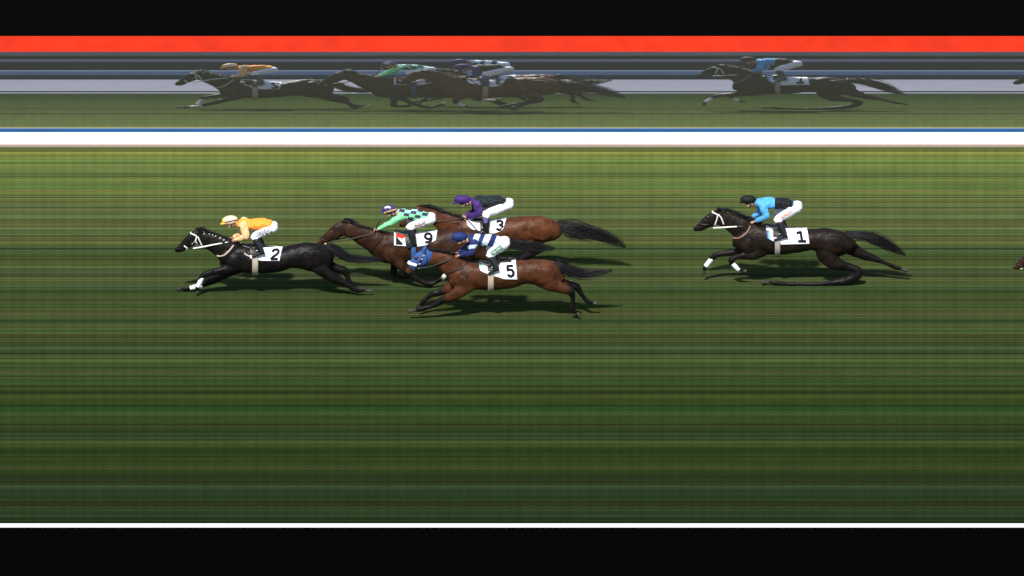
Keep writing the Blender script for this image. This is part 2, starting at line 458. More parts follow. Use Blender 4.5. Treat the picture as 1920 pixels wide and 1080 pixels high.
band('backdrop_panel', -XL, XL, YM+2.6, YM+2.64, 0, 5.2, blk, t)
for X in np.arange(-36, 37, 6.0):
    v, f = [], []; box(v, f, X-.05, X+.05, YM+2.643, YM+2.75, 0, 5.25)
    new_obj('post', v, f, grey, t, smooth=False)
# things behind the camera side of the track, seen only in the mirror
conc = mat('pale_concrete', (.115, .122, .165), rough=.8, spec=.2, nscale=.8, namp=.12)
o = band('pavement', -XL*2, XL*2, -37, -4.3, -.2, .010, conc); tag(o, None, None, kind='structure')
t = thing('grandstand', 'dark grandstand front with pale rails, seen only as bands in the mirror', 'grandstand', (0, -38, 0))
dk = mat('dark_cladding', (.012, .018, .022), rough=.8, nscale=.6, namp=.2)
band('front_wall', -XL*2, XL*2, -38, -37.4, 0, 3.4, dk, t)
band('upper_wall', -XL*2, XL*2, -38, -37.35, 3.4, 5.5, mat('grey_cladding', (.22, .20, .22), rough=.8, nscale=.6, namp=.1), t)
pale = mat('pale_rail', (.85, .85, .9), rough=.5)
for z0, z1, m_ in ((.18, .62, mat('navy_panel', (.03, .05, .09), rough=.6)), (.62, 1.15, mat('blue_rail', (.22, .30, .46), rough=.6)), (1.15, 1.29, pale), (2.5, 2.76, mat('mauve_rail', (.18, .17, .27), rough=.6)), (2.76, 2.84, pale)):
    band('stand_rail', -XL*2, XL*2, -37.34, -37.2, z0, z1, m_, t)

# ------------------------------------------------------------------ horses
def asc(rpx, w):
    q = (rpx/S)**2-(w*SE)**2
    return math.sqrt(max(q, (rpx/S*.6)**2))/CE
HAIR = {}
def strands(name, roots, n, m, parent, seed=0, r=.009):
    """roots: fn(t, rnd) -> list of points"""
    rnd = random.Random(seed); v, f = [], []
    for i in range(n):
        pts = roots(i/n, rnd)
        simple_tube(v, f, pts, r*(.7+.6*rnd.random()), n=4, taper=lambda t: max(.08, 1-t**1.6))
    return new_obj(name, v, f, m, parent)
def tail_fn(strip, Yc):
    """path: (px,py,r)"""
    R = resample(strip, 4)
    def fn(t, rnd):
        a = rnd.uniform(-1, 1); b = rnd.uniform(-1, 1); e = rnd.uniform(.5, 1.0) if rnd.random() < .6 else 1.0
        ph = rnd.uniform(0, 6.28); a *= 1.75 if rnd.random() < .12 else 1.0; k = max(3, int(len(R)*e)); pts = []
        for i in range(k):
            x, y, r = R[i]; s = i/len(R)
            wob = .12*math.sin(ph+s*7)
            if i < len(R)-1: d = R[min(i+1, len(R)-1)][:2]-R[max(i-1, 0)][:2]
            d = d/(np.linalg.norm(d)+1e-6); nn = np.array([-d[1], d[0]])
            q = np.array([x, y])+nn*r*(a*(.66+.50*s*s)+wob*(1+2*s))+d*a*b*3*s
            pts.append(P(q[0], q[1], Yc)+Vector((0, b*(r/S)*.8, b*(r/S)*.8*KY/KZ*0)))
        return pts
    return fn
def mane_fn(crest, flow, Yc, wy=.05):
    R = resample(crest, 5)
    def fn(t, rnd):
        u = rnd.random(); q = R[min(len(R)-1, int(u*len(R)))]
        L = flow*(.4+1.1*rnd.random()**1.5)*(.45+.55*math.sin(math.pi*min(1, max(.05, u))))
        x, y = q[0]+rnd.uniform(-2, 2), q[1]+rnd.uniform(0, 3); yo = rnd.uniform(-1, 1)*wy; side = -1 if rnd.random() < .55 else 1
        dy = rnd.uniform(-.12, .5); pts = []
        for i in range(6):
            s = i/5; pts.append(P(x+L*s, y+L*dy*s*s-1.2*math.sin(s*3), Yc+yo+side*.06*s))
        return pts
    return fn
coat = mat('horse_coat', (0, 0, 0), rough=.45, spec=.13, attr=True, nscale=4, namp=.42, bump=1.0, bscale=6)
hairm = mat('black_hair', (.006, .005, .006), rough=.45, spec=.35)
leather = mat('black_leather', (.01, .01, .011), rough=.4, spec=.5)
tackw = mat('white_strap', (.75, .72, .66), rough=.5)
tackd = mat('dark_strap', (.012, .009, .008), rough=.5)
tackc = mat('cream_strap', (.50, .42, .32), rough=.6)
tackr = mat('tan_strap', (.30, .15, .10), rough=.6)
clothm = mat('cloth', (0, 0, 0), rough=.75, spec=.2, attr=True, nscale=14, namp=.06, bump=.6, bscale=12)
ink = mat('black_ink', (.008, .008, .014), rough=.8, spec=.1)
eyem = mat('eye', (.006, .005, .005), rough=.08, spec=.9)

def horse(d):
    Yc = d['Y']; base = d['col']; dark = d.get('dark', base); hoofc = d.get('hoof', (.055, .045, .04))
    mid = d['trunk'][len(d['trunk'])//2]
    root = thing('racehorse', d['label'], 'horse', ((mid[0]-960)/S, Yc, 0), 'racehorses galloping on the turf')
    s = Solid()
    tp = []
    for q in d['trunk']:
        x, tp_, bt, w = q[:4]; c = q[4] if len(q) > 4 else base
        tp.append((P(x, (tp_+bt)/2, Yc), asc((bt-tp_)/2, w), w, c))
    s.tube(tp, sub=4, vert=True, n=28, tg='trunk')
    s.tube([(P(x, y, Yc), asc(r, w) if False else r/S, w, base) for x, y, r, w in d['neck']], sub=4, n=20, tg='neck')
    muz = d.get('muzzle', tuple(.5*q for q in base))
    hp = d['head']
    s.tube([(P(x, y, Yc), r/S, w, muz if i == 0 else base) for i, (x, y, r, w) in enumerate(hp)], sub=4, n=18, tg='head')
    # jaw, nostril and lip relief
    x0, y0, r0, w0 = hp[0]
    for sd_ in (-1, 1):
        s.ell(P(x0-1, y0-r0*.15, Yc)+Vector((0, sd_*w0*.75, 0)), .035, .03, .03, tuple(.2*q for q in base))
        s.ell(P(hp[-2][0], hp[-2][1]+hp[-2][2]*.25, Yc)+Vector((0, sd_*hp[-2][3]*.55, 0)), hp[-2][2]/S*.62, .05, hp[-2][2]/S*.6, base)
        e = d['ear']
        a = P(e[0], e[1], Yc)+Vector((0, sd_*.055, 0)); b = P(e[2], e[3], Yc)+Vector((0, sd_*.075, 0))
        s.tube([(a, .035, .03, base), ((a+b)/2, .034, .026, base), (b, .008, .008, dark)], sub=3, n=10)
        # shoulder and haunch muscles
        for (mx_, my_, rx_, rz_, rot_) in d.get('musc', []):
            w = np.interp(mx_, [q[0] for q in d['trunk']], [q[3] for q in d['trunk']])
            s.ell(P(mx_, my_, Yc)+Vector((0, sd_*(w-.045), 0)), rx_/S, .075, rz_/S, base, rot=rot_)
    wraps, hoofs = [], []
    for lg in d['legs']:
        yo = lg['yo']; pts = []
        n = len(lg['p'])
        for i, q in enumerate(lg['p']):
            x, y, r = q[:3]; tc_ = q[3] if len(q) > 3 else ''
            c = base if tc_ == 'b' else dark
            if tc_ == 'w': c = (.6, .55, .5)
            y_off = yo*(1 if i else .8)
            r = r*(1.12 if i > 1 else 1); pts.append((P(x, y, Yc+y_off), r/S, min(r/S*.8, .13), c))
        s.tube(pts, sub=4, n=14, tg='leg')
        # hoof
        hx, hy, hr, ang = lg['hoof']
        a = P(pts and lg['p'][-1][0], lg['p'][-1][1], Yc+yo); b = P(hx, hy, Yc+yo)
        s.tube([(a+(b-a)*.15, hr*.7/S, .035, dark), (a+(b-a)*.45, hr*.75/S, .04, hoofc), (b, hr/S, .055, hoofc)], sub=2, n=12, tg='hoof')
        if 'wrap' in lg:
            wraps.append([(P(x, y, Yc+yo), r/S, r/S*.9, (.8, .78, .77)) for x, y, r in lg['wrap']])
    body = s.build('body', .02, coat, root, smooth=6, wr=(.017, 3.4, .6))
    bv = bvh_of(body, root['_o'])
    for w in wraps:
        q = Solid(); q.tube(w, sub=4, n=14, cap=False); q.build('leg_wrap', .014, mat('wrap_white', (0, 0, 0), rough=.8, attr=True, bump=.3, bscale=40), root, smooth=1)
    # eyes
    ex, ey = d['eye']; q = cast(bv, ex, ey, 0)
    if q is not None:
        for sd_ in (0, 1):
            c = q if not sd_ else Vector((q.x, 2*Yc-q.y, q.z)); E = Solid(); E.ell(c, .034, .02, .024, (0, 0, 0)); new_obj('eye', E.v, E.f, eyem, root)
    strands('tail', tail_fn(d['tail'], Yc), 300, hairm, root, seed=int(ex), r=.008)
    if d.get('mane'):
        strands('mane', mane_fn(d['mane'], d['flow'], Yc), int(d.get('nmane', 260)*1.6), hairm, root, seed=int(ex)+1, r=.008)
    # tack
    for nm_, m_, r_, lists, free in d['straps']:
        strap(nm_, bv, lists, r_, m_, root, Yc, free=free)
    if 'cloth' in d:
        Zc = P(d['cloth']['x'][0], 0, Yc).z*0+P(0, d['cloth']['cy'], Yc).z
        c = d['cloth']
        x0f = lambda t: c['x'][0]+(c['x'][1]-c['x'][0])*t
        x1f = lambda t: c['x'][2]+(c['x'][3]-c['x'][2])*t
        xb = c['bot']
        botf = lambda px: float(np.interp(px, [a for a, _ in xb], [b for _, b in xb]))
        so_, cb = shell('saddle_cloth', bv, x0f, x1f, botf, Yc, Zc, .014, clothm, root, cols=(lambda px, py: (.008, .008, .011) if 'topk' in d and py < np.interp(px, [q[0] for q in d['topk']], [q[1] for q in d['topk']]) else c['cols'](px, py)), nphi=40, nx=40)
        nb_ = d['num']; decal_dig('race_number', nb_[0], nb_[1], nb_[2], nb_[3], nb_[4], nb_[5], cb, ink, root, Yc, shear=nb_[6])
        g = d['girth']
        gx0 = lambda t: g[0]; gx1 = lambda t: g[1]
        shell('girth', bv, gx0, gx1, None, Yc, Zc, .034 if not g[4] else .034, mat(g[2], g[3], rough=.8), root, phi0=1.0, phi1=2*math.pi-1.0, nx=4, nphi=26, thick=.02)
        sd0, sd1 = d['saddle']
        sy = d['saddle_y']
        q = Solid()
        zt = P(0, sy, Yc)
        q.tube([(P(sd0, sy-1, Yc), .05, .10, (0, 0, 0)), (P((sd0*2+sd1)/3, sy+1.5, Yc), .05, .16, (0, 0, 0)), (P((sd0+sd1*2)/3, sy+1.5, Yc), .05, .18, (0, 0, 0)), (P(sd1, sy, Yc), .05, .15, (0, 0, 0))], sub=3)
        q.build('saddle', .02, leather, root, smooth=2)
        fx = d['flap']
        shell('saddle_flap', bv, lambda t: fx[0]+fx[4]*t, lambda t: fx[1]+fx[4]*t, lambda px: fx[2], Yc, Zc, .03, leather, root, nx=10, nphi=14, thick=.014)
    return root, body, bv

BL = (.0075, .0058, .0055)
h2 = dict(Y=(PY0-551)/KY, col=BL, dark=(.006, .005, .005), eye=(353, 439), ear=(374, 432, 385, 430),
  label='near black racehorse number 2 leading at the left, white bridle and white front leg wraps',
  trunk=[(415, 481, 499, .13), (422, 470, 504, .2), (435, 461, 509, .25), (450, 458, 512, .28), (470, 459, 513, .3), (490, 462, 513, .3), (505, 463, 512, .3), (528, 464, 509, .3), (545, 459, 503, .29), (560, 456, 504, .29), (578, 454, 509, .28), (595, 456, 511, .27), (610, 460, 508, .24), (619, 465, 501, .17), (623, 473, 490, .09)],
  neck=[(372, 445, 13, .09), (385, 449, 15, .1), (400, 455, 18, .12), (417, 463, 22, .16), (432, 473, 27, .2)],
  head=[(333, 468, 5.5, .06), (340, 465, 7.5, .07), (350, 457, 10.5, .085), (361, 449, 13, .1), (370, 444, 13.5, .09)],
  musc=[(440, 487, 17, 15, .4), (590, 480, 22, 19, 0), (425, 478, 10, 14, .3)],
  legs=[dict(yo=-.17, p=[(448, 494, 15, 'b'), (425, 505, 9.5, 'b'), (400, 510, 6.5), (381, 516, 5.5), (376, 524, 4), (371, 537, 4), (369, 542, 4)], hoof=(370, 549, 4, 0), wrap=[(379, 520, 4.6), (375, 529, 4.6), (370.5, 538, 4.6)]),
        dict(yo=.15, p=[(446, 500, 14, 'b'), (425, 513, 9, 'b'), (402, 524, 7), (387, 531, 5.5), (375, 535, 4.5), (360, 539, 4), (349, 541, 3.6), (341, 541, 3.2)], hoof=(333, 541.5, 3, 0), wrap=[(383, 533, 4.8), (370, 537, 4.8), (356, 540, 4.6)]),
        dict(yo=-.16, p=[(592, 490, 20, 'b'), (606, 508, 13, 'b'), (622, 519, 9), (641, 528, 6.5), (653, 535, 5), (664, 542, 4.5), (672, 545, 4.2), (682, 544.5, 3)], hoof=(696, 545, 3.2, 0)),
        dict(yo=.16, p=[(600, 480, 18, 'b'), (618, 498, 11, 'b'), (634, 504, 7.5), (647, 508, 6.5), (651, 518, 4.5), (656, 530, 4.2), (664, 540, 4.4), (669, 542, 3.5)], hoof=(676, 543, 3, 0))],
  tail=[(612, 462, 5), (625, 467, 7), (637, 475, 8), (652, 482, 7), (675, 486, 5.5), (700, 487, 4), (720, 489, 2)],
  mane=[(367, 428), (376, 427), (385, 433), (400, 438), (415, 444), (430, 450)], flow=12, nmane=190,
  straps=[('bridle', tackw, .02, [[(356, 437), (363, 440), (369, 443)], [(369, 443), (367, 452), (369, 458), (362, 466)], [(371, 444), (375, 453), (380, 463)], [(349, 467), (358, 466), (364, 465)], [(345, 461), (352, 466)]], None),
          ('cheek_studs', tackw, .022, [[(366, 450), (366.6, 450.6)], [(363.5, 453.6), (364, 454)], [(360, 457), (360.6, 457.3)]], None),
          ('rein', tackw, .022, [], [[(362, 466, -.08), (380, 463, -.11), (405, 458, -.13), (427, 454, -.1)]]),
          ('breastplate', tackc, .022, [[(407, 479.5), (413, 480.5), (421, 478), (430, 470), (438, 460)], [(458, 475), (464, 479), (472, 482)]], None),
          ('mane_tie', tackw, .026, [[(382, 438), (383, 438.6)], [(392, 438.6), (393, 439)], [(398, 440), (399, 440.4)], [(404, 442.5), (405, 443)], [(412, 446), (413.4, 446.6)], [(419, 450), (420.4, 450.4)]], None)],
  cloth=dict(x=(468, 469, 530, 524), cy=488, bot=[(468, 484), (482, 487), (490, 489), (530, 489)], cols=lambda px, py: (.82, .82, .84)),
  num=('2', 516, 477, 15, 20, 4.6, 3), girth=(473, 484, 'girth_cream', (.42, .36, .28), 0), saddle=(455, 490), saddle_y=460, flap=(466, 488, 478, 0, 3), topk=[(468, 466), (530, 463)])
h1 = dict(Y=(PY0-532)/KY, col=(.0125, .0082, .006), dark=(.007, .0055, .005), eye=(1327, 406), ear=(1344, 396, 1349, 387),
  label='dark brown racehorse number 1 running alone at the right with white leg wraps',
  trunk=[(1378, 441, 464, .13), (1385, 429, 470, .2), (1398, 422, 476, .25), (1415, 420, 478, .28), (1435, 421, 478, .3), (1460, 424, 478, .3), (1485, 428, 476, .3), (1510, 429, 471, .3), (1525, 428.5, 470, .29), (1540, 427, 476, .29), (1555, 428, 481, .28), (1570, 431, 481, .27), (1585, 436, 477, .24), (1596, 444, 470, .18), (1603, 451, 463, .1)],
  neck=[(1345, 406, 12.5, .09), (1358, 412, 15, .1), (1372, 418, 18, .12), (1390, 428, 22, .16), (1404, 438, 27, .2)],
  head=[(1305, 429, 5.5, .06), (1313, 425.5, 8, .07), (1324, 418, 11, .085), (1335, 411, 13, .1), (1345, 405, 12.5, .09)],
  musc=[(1405, 455, 18, 16, .4), (1562, 455, 22, 18, 0), (1392, 446, 9, 14, .3)],
  legs=[dict(yo=.17, p=[(1405, 465, 14, 'b'), (1388, 471, 8.5, 'b'), (1366, 474, 6, 'b'), (1350, 476, 5), (1339, 480, 5.3), (1330, 490, 4), (1323, 499, 4), (1321, 504, 4)], hoof=(1320, 511, 4, 0), wrap=[(1336, 483, 4.8), (1330, 491, 4.8), (1323, 499.5, 4.8)]),
        dict(yo=-.17, p=[(1425, 468, 17, 'b'), (1412, 478, 10, 'b'), (1395, 479, 6.5), (1382, 481, 5), (1371, 488, 6), (1376, 497, 4), (1385, 504, 4), (1391, 506, 3.8)], hoof=(1398, 508.5, 3.6, 0), wrap=[(1373.5, 494, 4.6), (1379, 500, 4.6), (1386, 506, 4.6)]),
        dict(yo=-.16, p=[(1552, 460, 24, 'b'), (1550, 474, 21, 'b'), (1560, 490, 14, 'b'), (1578, 497, 9.5), (1597, 502, 6.5), (1609, 508, 7.5), (1606, 517, 8), (1590, 525, 7), (1565, 529.5, 5), (1535, 532.5, 4.2), (1500, 533, 3.6), (1472, 532, 3.4), (1458, 530.5, 4.6), (1446, 529, 3.0)], hoof=(1430, 528.5, 4.2, 0)),
        dict(yo=.16, p=[(1580, 456, 18, 'b'), (1602, 469, 12, 'b'), (1619, 478, 8.5), (1640, 485, 6), (1652, 490, 4.3), (1664, 495, 3.8), (1678, 501.5, 4.2), (1687, 503, 3.2)], hoof=(1699, 507, 3.4, 0))],
  tail=[(1585, 438, 5), (1600, 441, 6.5), (1620, 443, 7.5), (1642, 449, 9), (1663, 458, 8), (1680, 468, 6), (1697, 478, 2)],
  mane=[(1345, 392), (1352, 391), (1372, 397), (1390, 405), (1408, 413), (1420, 418)], flow=20, nmane=230,
  straps=[('bridle', tackw, .02, [[(1333, 397), (1340, 400), (1346, 403)], [(1346, 403), (1344, 412), (1341, 420), (1337, 427)], [(1347, 402), (1353, 410), (1357, 421)], [(1325, 428), (1337, 427)]], None),
          ('noseband', tackd, .018, [[(1309, 418), (1318, 421), (1330, 421)], [(1321, 428), (1326, 420)]], None),
          ('rein', tackw, .022, [], [[(1337, 427.5, -.08), (1355, 426.5, -.11), (1382, 425, -.13)]]),
          ('rein_grip', tackd, .022, [], [[(1382, 425, -.13), (1393, 424, -.13), (1405, 421, -.1)]]),
          ('breastplate', tackr, .022, [[(1373, 444), (1378, 446.5), (1386, 446), (1396, 440), (1403, 432), (1407, 424)]], None)],
  cloth=dict(x=(1436, 1438, 1513, 1518), cy=452, bot=[(1436, 446), (1450, 452), (1465, 458.5), (1518, 457)], cols=lambda px, py: ((.10, .12, .3) if px < 1441 else (.2, .5, .75)) if px < 1447-(455-py)*.2 and py > 432 else (.82, .82, .84)),
  num=('1', 1502, 444, 19, 19, 5, 0), girth=(1453, 1463, 'girth_grey', (.34, .31, .27), 0), saddle=(1435, 1468), saddle_y=423, flap=(1447, 1466, 444, 0, 3), topk=[(1436, 428), (1510, 429.5), (1511, 420)])
BAY9 = (.034, .0145, .0075)
h9 = dict(Y=(PY0-536)/KY, col=BAY9, dark=(.007, .0055, .005), eye=(622, 434), ear=(645, 414, 656, 411), muzzle=(.07, .035, .022),
  label='dark bay racehorse number 9 with a blue girth and plain dark bridle, behind number 2',
  trunk=[(704, 470, 487, .12), (712, 448, 491, .2), (723, 438, 494, .25), (740, 434, 495, .28), (760, 434, 493, .3), (790, 436, 493, .3), (820, 433, 494, .3), (850, 429, 494, .3), (875, 428, 492, .29), (893, 432, 488, .26), (906, 440, 479, .19), (914, 449, 468, .1)],
  neck=[(645, 428, 13, .09), (660, 433, 15, .1), (677, 441, 18, .12), (697, 450, 22, .16), (716, 461, 27, .2)],
  head=[(598, 454, 5.5, .06), (606, 450.5, 8, .07), (620, 441.5, 11, .085), (633, 433, 14, .1), (645, 427, 13.5, .09)],
  musc=[(735, 472, 18, 17, .4), (718, 462, 9, 14, .3), (880, 458, 22, 18, 0)],
  legs=[dict(yo=.17, p=[(745, 480, 15, 'b'), (739, 497, 7.5), (738, 508, 6), (737, 517, 5.6), (748, 519, 4), (763, 518, 4), (769, 515, 3.5)], hoof=(776, 512, 3.4, 0)),
        dict(yo=-.17, p=[(742, 482, 16, 'b'), (752, 497, 10, 'b'), (764, 509, 7), (777, 521, 6), (790, 528, 4.2), (806, 533, 4.6), (817, 529, 4), (828, 522.5, 4), (833, 518, 5, 'w')], hoof=(831, 526, 4, 0)),
        dict(yo=.16, p=[(885, 460, 18, 'b'), (905, 482, 11, 'b'), (925, 500, 7), (945, 512, 6), (955, 522, 4), (962, 528, 4)], hoof=(968, 531, 3.5, 0)),
        dict(yo=-.16, p=[(885, 465, 18, 'b'), (910, 480, 11, 'b'), (938, 487, 8), (968, 488, 7), (978, 497, 5), (987, 506, 4), (993, 510, 4)], hoof=(1001, 514, 3.5, 0))],
  tail=[(905, 440, 5), (920, 447, 7), (945, 454, 8.5), (970, 460, 9), (1000, 463, 8), (1022, 465, 6), (1040, 466, 2)],
  mane=[(640, 415), (650, 410), (662, 420), (678, 424), (697, 430), (715, 435), (728, 436)], flow=14, nmane=230,
  straps=[('bridle', tackd, .018, [[(627, 424), (636, 427), (641, 430)], [(641, 414), (640, 430), (634, 442), (622, 454)], [(643, 420), (646, 436), (640, 450)], [(598, 446), (610, 452), (622, 455)], [(622, 440), (616, 452)]], None),
          ('bit', tackc, .022, [[(608, 457), (613, 456), (618, 455)]], None),
          ('rein', tackd, .018, [], [[(620, 455, -.08), (650, 450, -.11), (680, 443, -.13), (704, 437, -.1)]]),
          ('breastplate', tackd, .02, [[(695, 470), (703, 462), (711, 450), (716, 440)]], None)],
  cloth=dict(x=(739, 739, 820, 817), cy=464, bot=[(739, 460), (768, 462), (780, 463), (798, 460), (806, 456), (818, 450)],
     cols=lambda px, py: (.62, .03, .015) if (742 < px < 762 and 433 < py < 448-abs(px-754)*.35) else ((.01, .01, .012) if (742 < px < 756 and 443 < py < 459 and py > 442+(px-742)*1.1) else (.82, .82, .84))),
  num=('9', 803, 446, 15, 17.5, 4.8, 0), girth=(771, 780, 'girth_blue', (.02, .09, .26), 0), saddle=(742, 778), saddle_y=435, flap=(757, 771, 461, 0, 4))
BAY3 = (.080, .027, .011)
h3 = dict(Y=(PY0-510)/KY, col=BAY3, dark=(.007, .0055, .005), eye=(771, 403), ear=(791, 391, 790, 382),
  label='red bay racehorse number 3 on the far side of the bunch, bushy black tail',
  trunk=[(843, 431, 452, .13), (850, 420, 460, .2), (862, 412, 464, .25), (880, 409, 464, .28), (905, 412, 464, .3), (930, 411, 463, .3), (950, 409, 459, .3), (970, 406, 456, .3), (985, 404.5, 456, .29), (1000, 404, 457, .29), (1015, 405, 457, .28), (1030, 409, 453, .25), (1043, 415, 449, .2), (1051, 423, 443, .12), (1055, 430, 437, .06)],
  neck=[(794, 398, 12.5, .09), (806, 402, 14.5, .1), (821, 409, 17, .12), (838, 418, 22, .16), (854, 430, 26, .2)],
  head=[(753, 421, 5.5, .06), (760, 417, 8, .07), (771, 408, 11, .085), (782, 400, 13, .1), (793, 396, 12.5, .09)],
  musc=[(868, 444, 16, 14, .4), (1012, 430, 24, 17, .2), (985, 436, 12, 12, .3)],
  legs=[dict(yo=-.17, p=[(873, 450, 14, 'b'), (885, 463, 9, 'b'), (897, 473, 6.5), (910, 476, 4), (928, 476, 4), (934, 474, 3.6)], hoof=(944, 471, 3.5, 0), wrap=[(903, 475.5, 4.6), (916, 476.5, 4.6), (930, 476, 4.6)]),
        dict(yo=.17, p=[(868, 452, 13, 'b'), (858, 463, 8, 'b'), (854, 472, 6), (862, 480, 4), (872, 486, 4), (876, 489, 3.6)], hoof=(883, 494, 3.5, 0), wrap=[(857, 476, 4.6), (864, 482, 4.6), (872, 487, 4.6)]),
        dict(yo=-.16, p=[(985, 440, 18, 'b'), (990, 454, 13, 'b'), (998, 464, 9), (1001, 473, 7), (985, 483, 5), (963, 491, 4.2), (946, 497, 4.4), (938, 500, 3.6)], hoof=(929, 502, 3.6, 0)),
        dict(yo=.16, p=[(992, 440, 18, 'b'), (1002, 453, 12, 'b'), (1012, 460, 8), (1012, 468, 6.5), (998, 475, 4.5), (980, 483, 4.2), (970, 487, 4.2)], hoof=(959, 491, 3.6, 0))],
  tail=[(1045, 417, 4), (1056, 424, 9), (1070, 429, 13), (1088, 433, 13), (1110, 437, 11), (1135, 444, 9.5), (1158, 454, 6.5), (1173, 463, 2)],
  mane=[(784, 386), (794, 384), (806, 389), (823, 397), (842, 403), (860, 408), (870, 412)], flow=24, nmane=330,
  straps=[('bridle', tackd, .018, [[(777, 391), (784, 396)], [(788, 388), (787, 400), (780, 412), (770, 422)]], None),
          ('rein', tackd, .018, [], [[(764, 424, -.08), (800, 418, -.12), (840, 413, -.13), (870, 409, -.1)]]),
          ('martingale', tackd, .018, [[(848, 418), (858, 418), (866, 424)], [(866, 410), (866, 424), (868, 436)]], None)],
  cloth=dict(x=(873, 876, 950, 944), cy=438, bot=[(873, 420), (885, 430), (900, 433), (915, 437), (926, 438), (938, 434), (947, 426)],
     cols=lambda px, py: (.02, .02, .03) if (abs((px-878)-(py-414)*.9) < 1.6 and px < 895) else ((.66, .56, .44) if px < 878 else (.82, .82, .84))),
  num=('3', 937, 422.5, 15, 18, 4.4, 0), girth=(905, 915, 'girth_cream', (.42, .36, .28), 0), saddle=(868, 914), saddle_y=411, flap=(899, 916, 434, 0, 2), topk=[(873, 410), (920, 410.5), (950, 409)])
BAY5 = (.066, .023, .010)
h5 = dict(Y=(PY0-596)/KY, col=BAY5, dark=(.007, .0055, .005), eye=(780, 483), ear=(794, 470, 799, 463), muzzle=(.10, .06, .045),
  label='bay racehorse number 5 nearest the camera, wearing a blue blinker hood and white noseband',
  trunk=[(846, 516, 534, .13), (853, 502, 541, .2), (865, 493, 545, .25), (880, 490, 545, .28), (900, 492, 544, .3), (920, 494, 545, .3), (945, 492, 543, .3), (965, 489, 539, .3), (985, 487, 533, .29), (1000, 486, 534, .29), (1015, 486, 541, .28), (1030, 487, 546, .27), (1041, 491, 546, .23), (1049, 499, 541, .16), (1053, 508, 530, .08)],
  neck=[(801, 481, 13, .09), (815, 485, 14.5, .1), (832, 490, 18, .12), (848, 499, 22, .16), (864, 511, 26, .2)],
  head=[(766, 508, 5.5, .06), (771, 503, 8, .07), (779, 495, 11, .085), (789, 486, 13.5, .1), (800, 480, 13, .09)],
  musc=[(872, 524, 17, 15, .4), (858, 516, 9, 13, .3), (1022, 512, 20, 19, 0)],
  legs=[dict(yo=-.17, p=[(880, 530, 17, 'b'), (864, 545, 13, 'b'), (846, 556, 9, 'b'), (832, 562, 7), (824, 566, 6.5), (812, 573, 4.6), (800, 577, 4.2), (792, 579, 4.8), (783, 581, 3.6)], hoof=(768, 583, 3.8, 0)),
        dict(yo=.17, p=[(862, 525, 14, 'b'), (842, 540, 10, 'b'), (826, 547, 6.5), (810, 552, 5.5), (801, 559, 3.8), (794, 565, 4.4), (790, 571, 3.4)], hoof=(787, 579, 3.6, 0)),
        dict(yo=-.16, p=[(1020, 520, 22, 'b'), (1036, 533, 14, 'b'), (1055, 541, 9.5, 'b'), (1070, 547, 7.5), (1074, 558, 4.4), (1074.5, 570, 4), (1074, 580, 4.4), (1080, 585, 3.4)], hoof=(1085.5, 590, 3.6, 0)),
        dict(yo=.16, p=[(1030, 515, 18, 'b'), (1050, 529, 11, 'b'), (1067, 535, 7.5), (1081, 538, 6.5), (1088, 548, 4.4), (1096, 559, 4), (1103, 566, 4.4), (1110, 567.5, 3.4)], hoof=(1118, 569, 3.6, 0))],
  tail=[(1041, 492, 5), (1053, 498, 8.5), (1066, 506, 10), (1082, 511, 9.5), (1100, 513, 7.5), (1122, 511, 5.5), (1147, 507, 1.5)],
  mane=[(803, 468), (815, 467), (830, 470), (845, 474), (856, 480), (870, 487)], flow=16, nmane=230,
  straps=[('bridle', tackd, .02, [[(800, 474), (790, 490), (784, 500), (780, 506)], [(796, 468), (801, 486), (800, 497)]], None),
          ('cheek_studs', tackw, .026, [[(793.6, 479), (794, 480)], [(790.6, 486), (791, 487)], [(786, 494), (786.6, 495)], [(784, 502), (785, 503)]], None),
          ('noseband', tackw, .042, [[(766, 493), (773, 495), (780, 497)]], None),
          ('rein', tackd, .018, [], [[(785, 504, -.1), (805, 500, -.12), (830, 492, -.14), (850, 484, -.1)]]),
          ('martingale', tackd, .02, [[(838, 512), (850, 509), (866, 501), (880, 490)], [(860, 488), (868, 503), (876, 521)]], None)],
  cloth=dict(x=(897, 900, 967, 970), cy=520, bot=[(897, 505), (905, 510), (918, 515), (935, 520), (945, 523.5), (970, 524)], cols=lambda px, py: (.05, .28, .20) if px < 904 and py < 499 else (.82, .82, .84)),
  num=('5', 957, 508, 13, 22, 4.8, -2), girth=(915, 926, 'girth_tan', (.40, .32, .24), 0), saddle=(900, 935), saddle_y=492, flap=(912, 934, 508, 0, 3), topk=[(897, 492), (930, 494), (958, 492.5), (962, 488)])
H = {}
for k, d in ((2, h2), (9, h9), (3, h3), (5, h5), (1, h1)):
    H[k] = horse(d)+(d,)
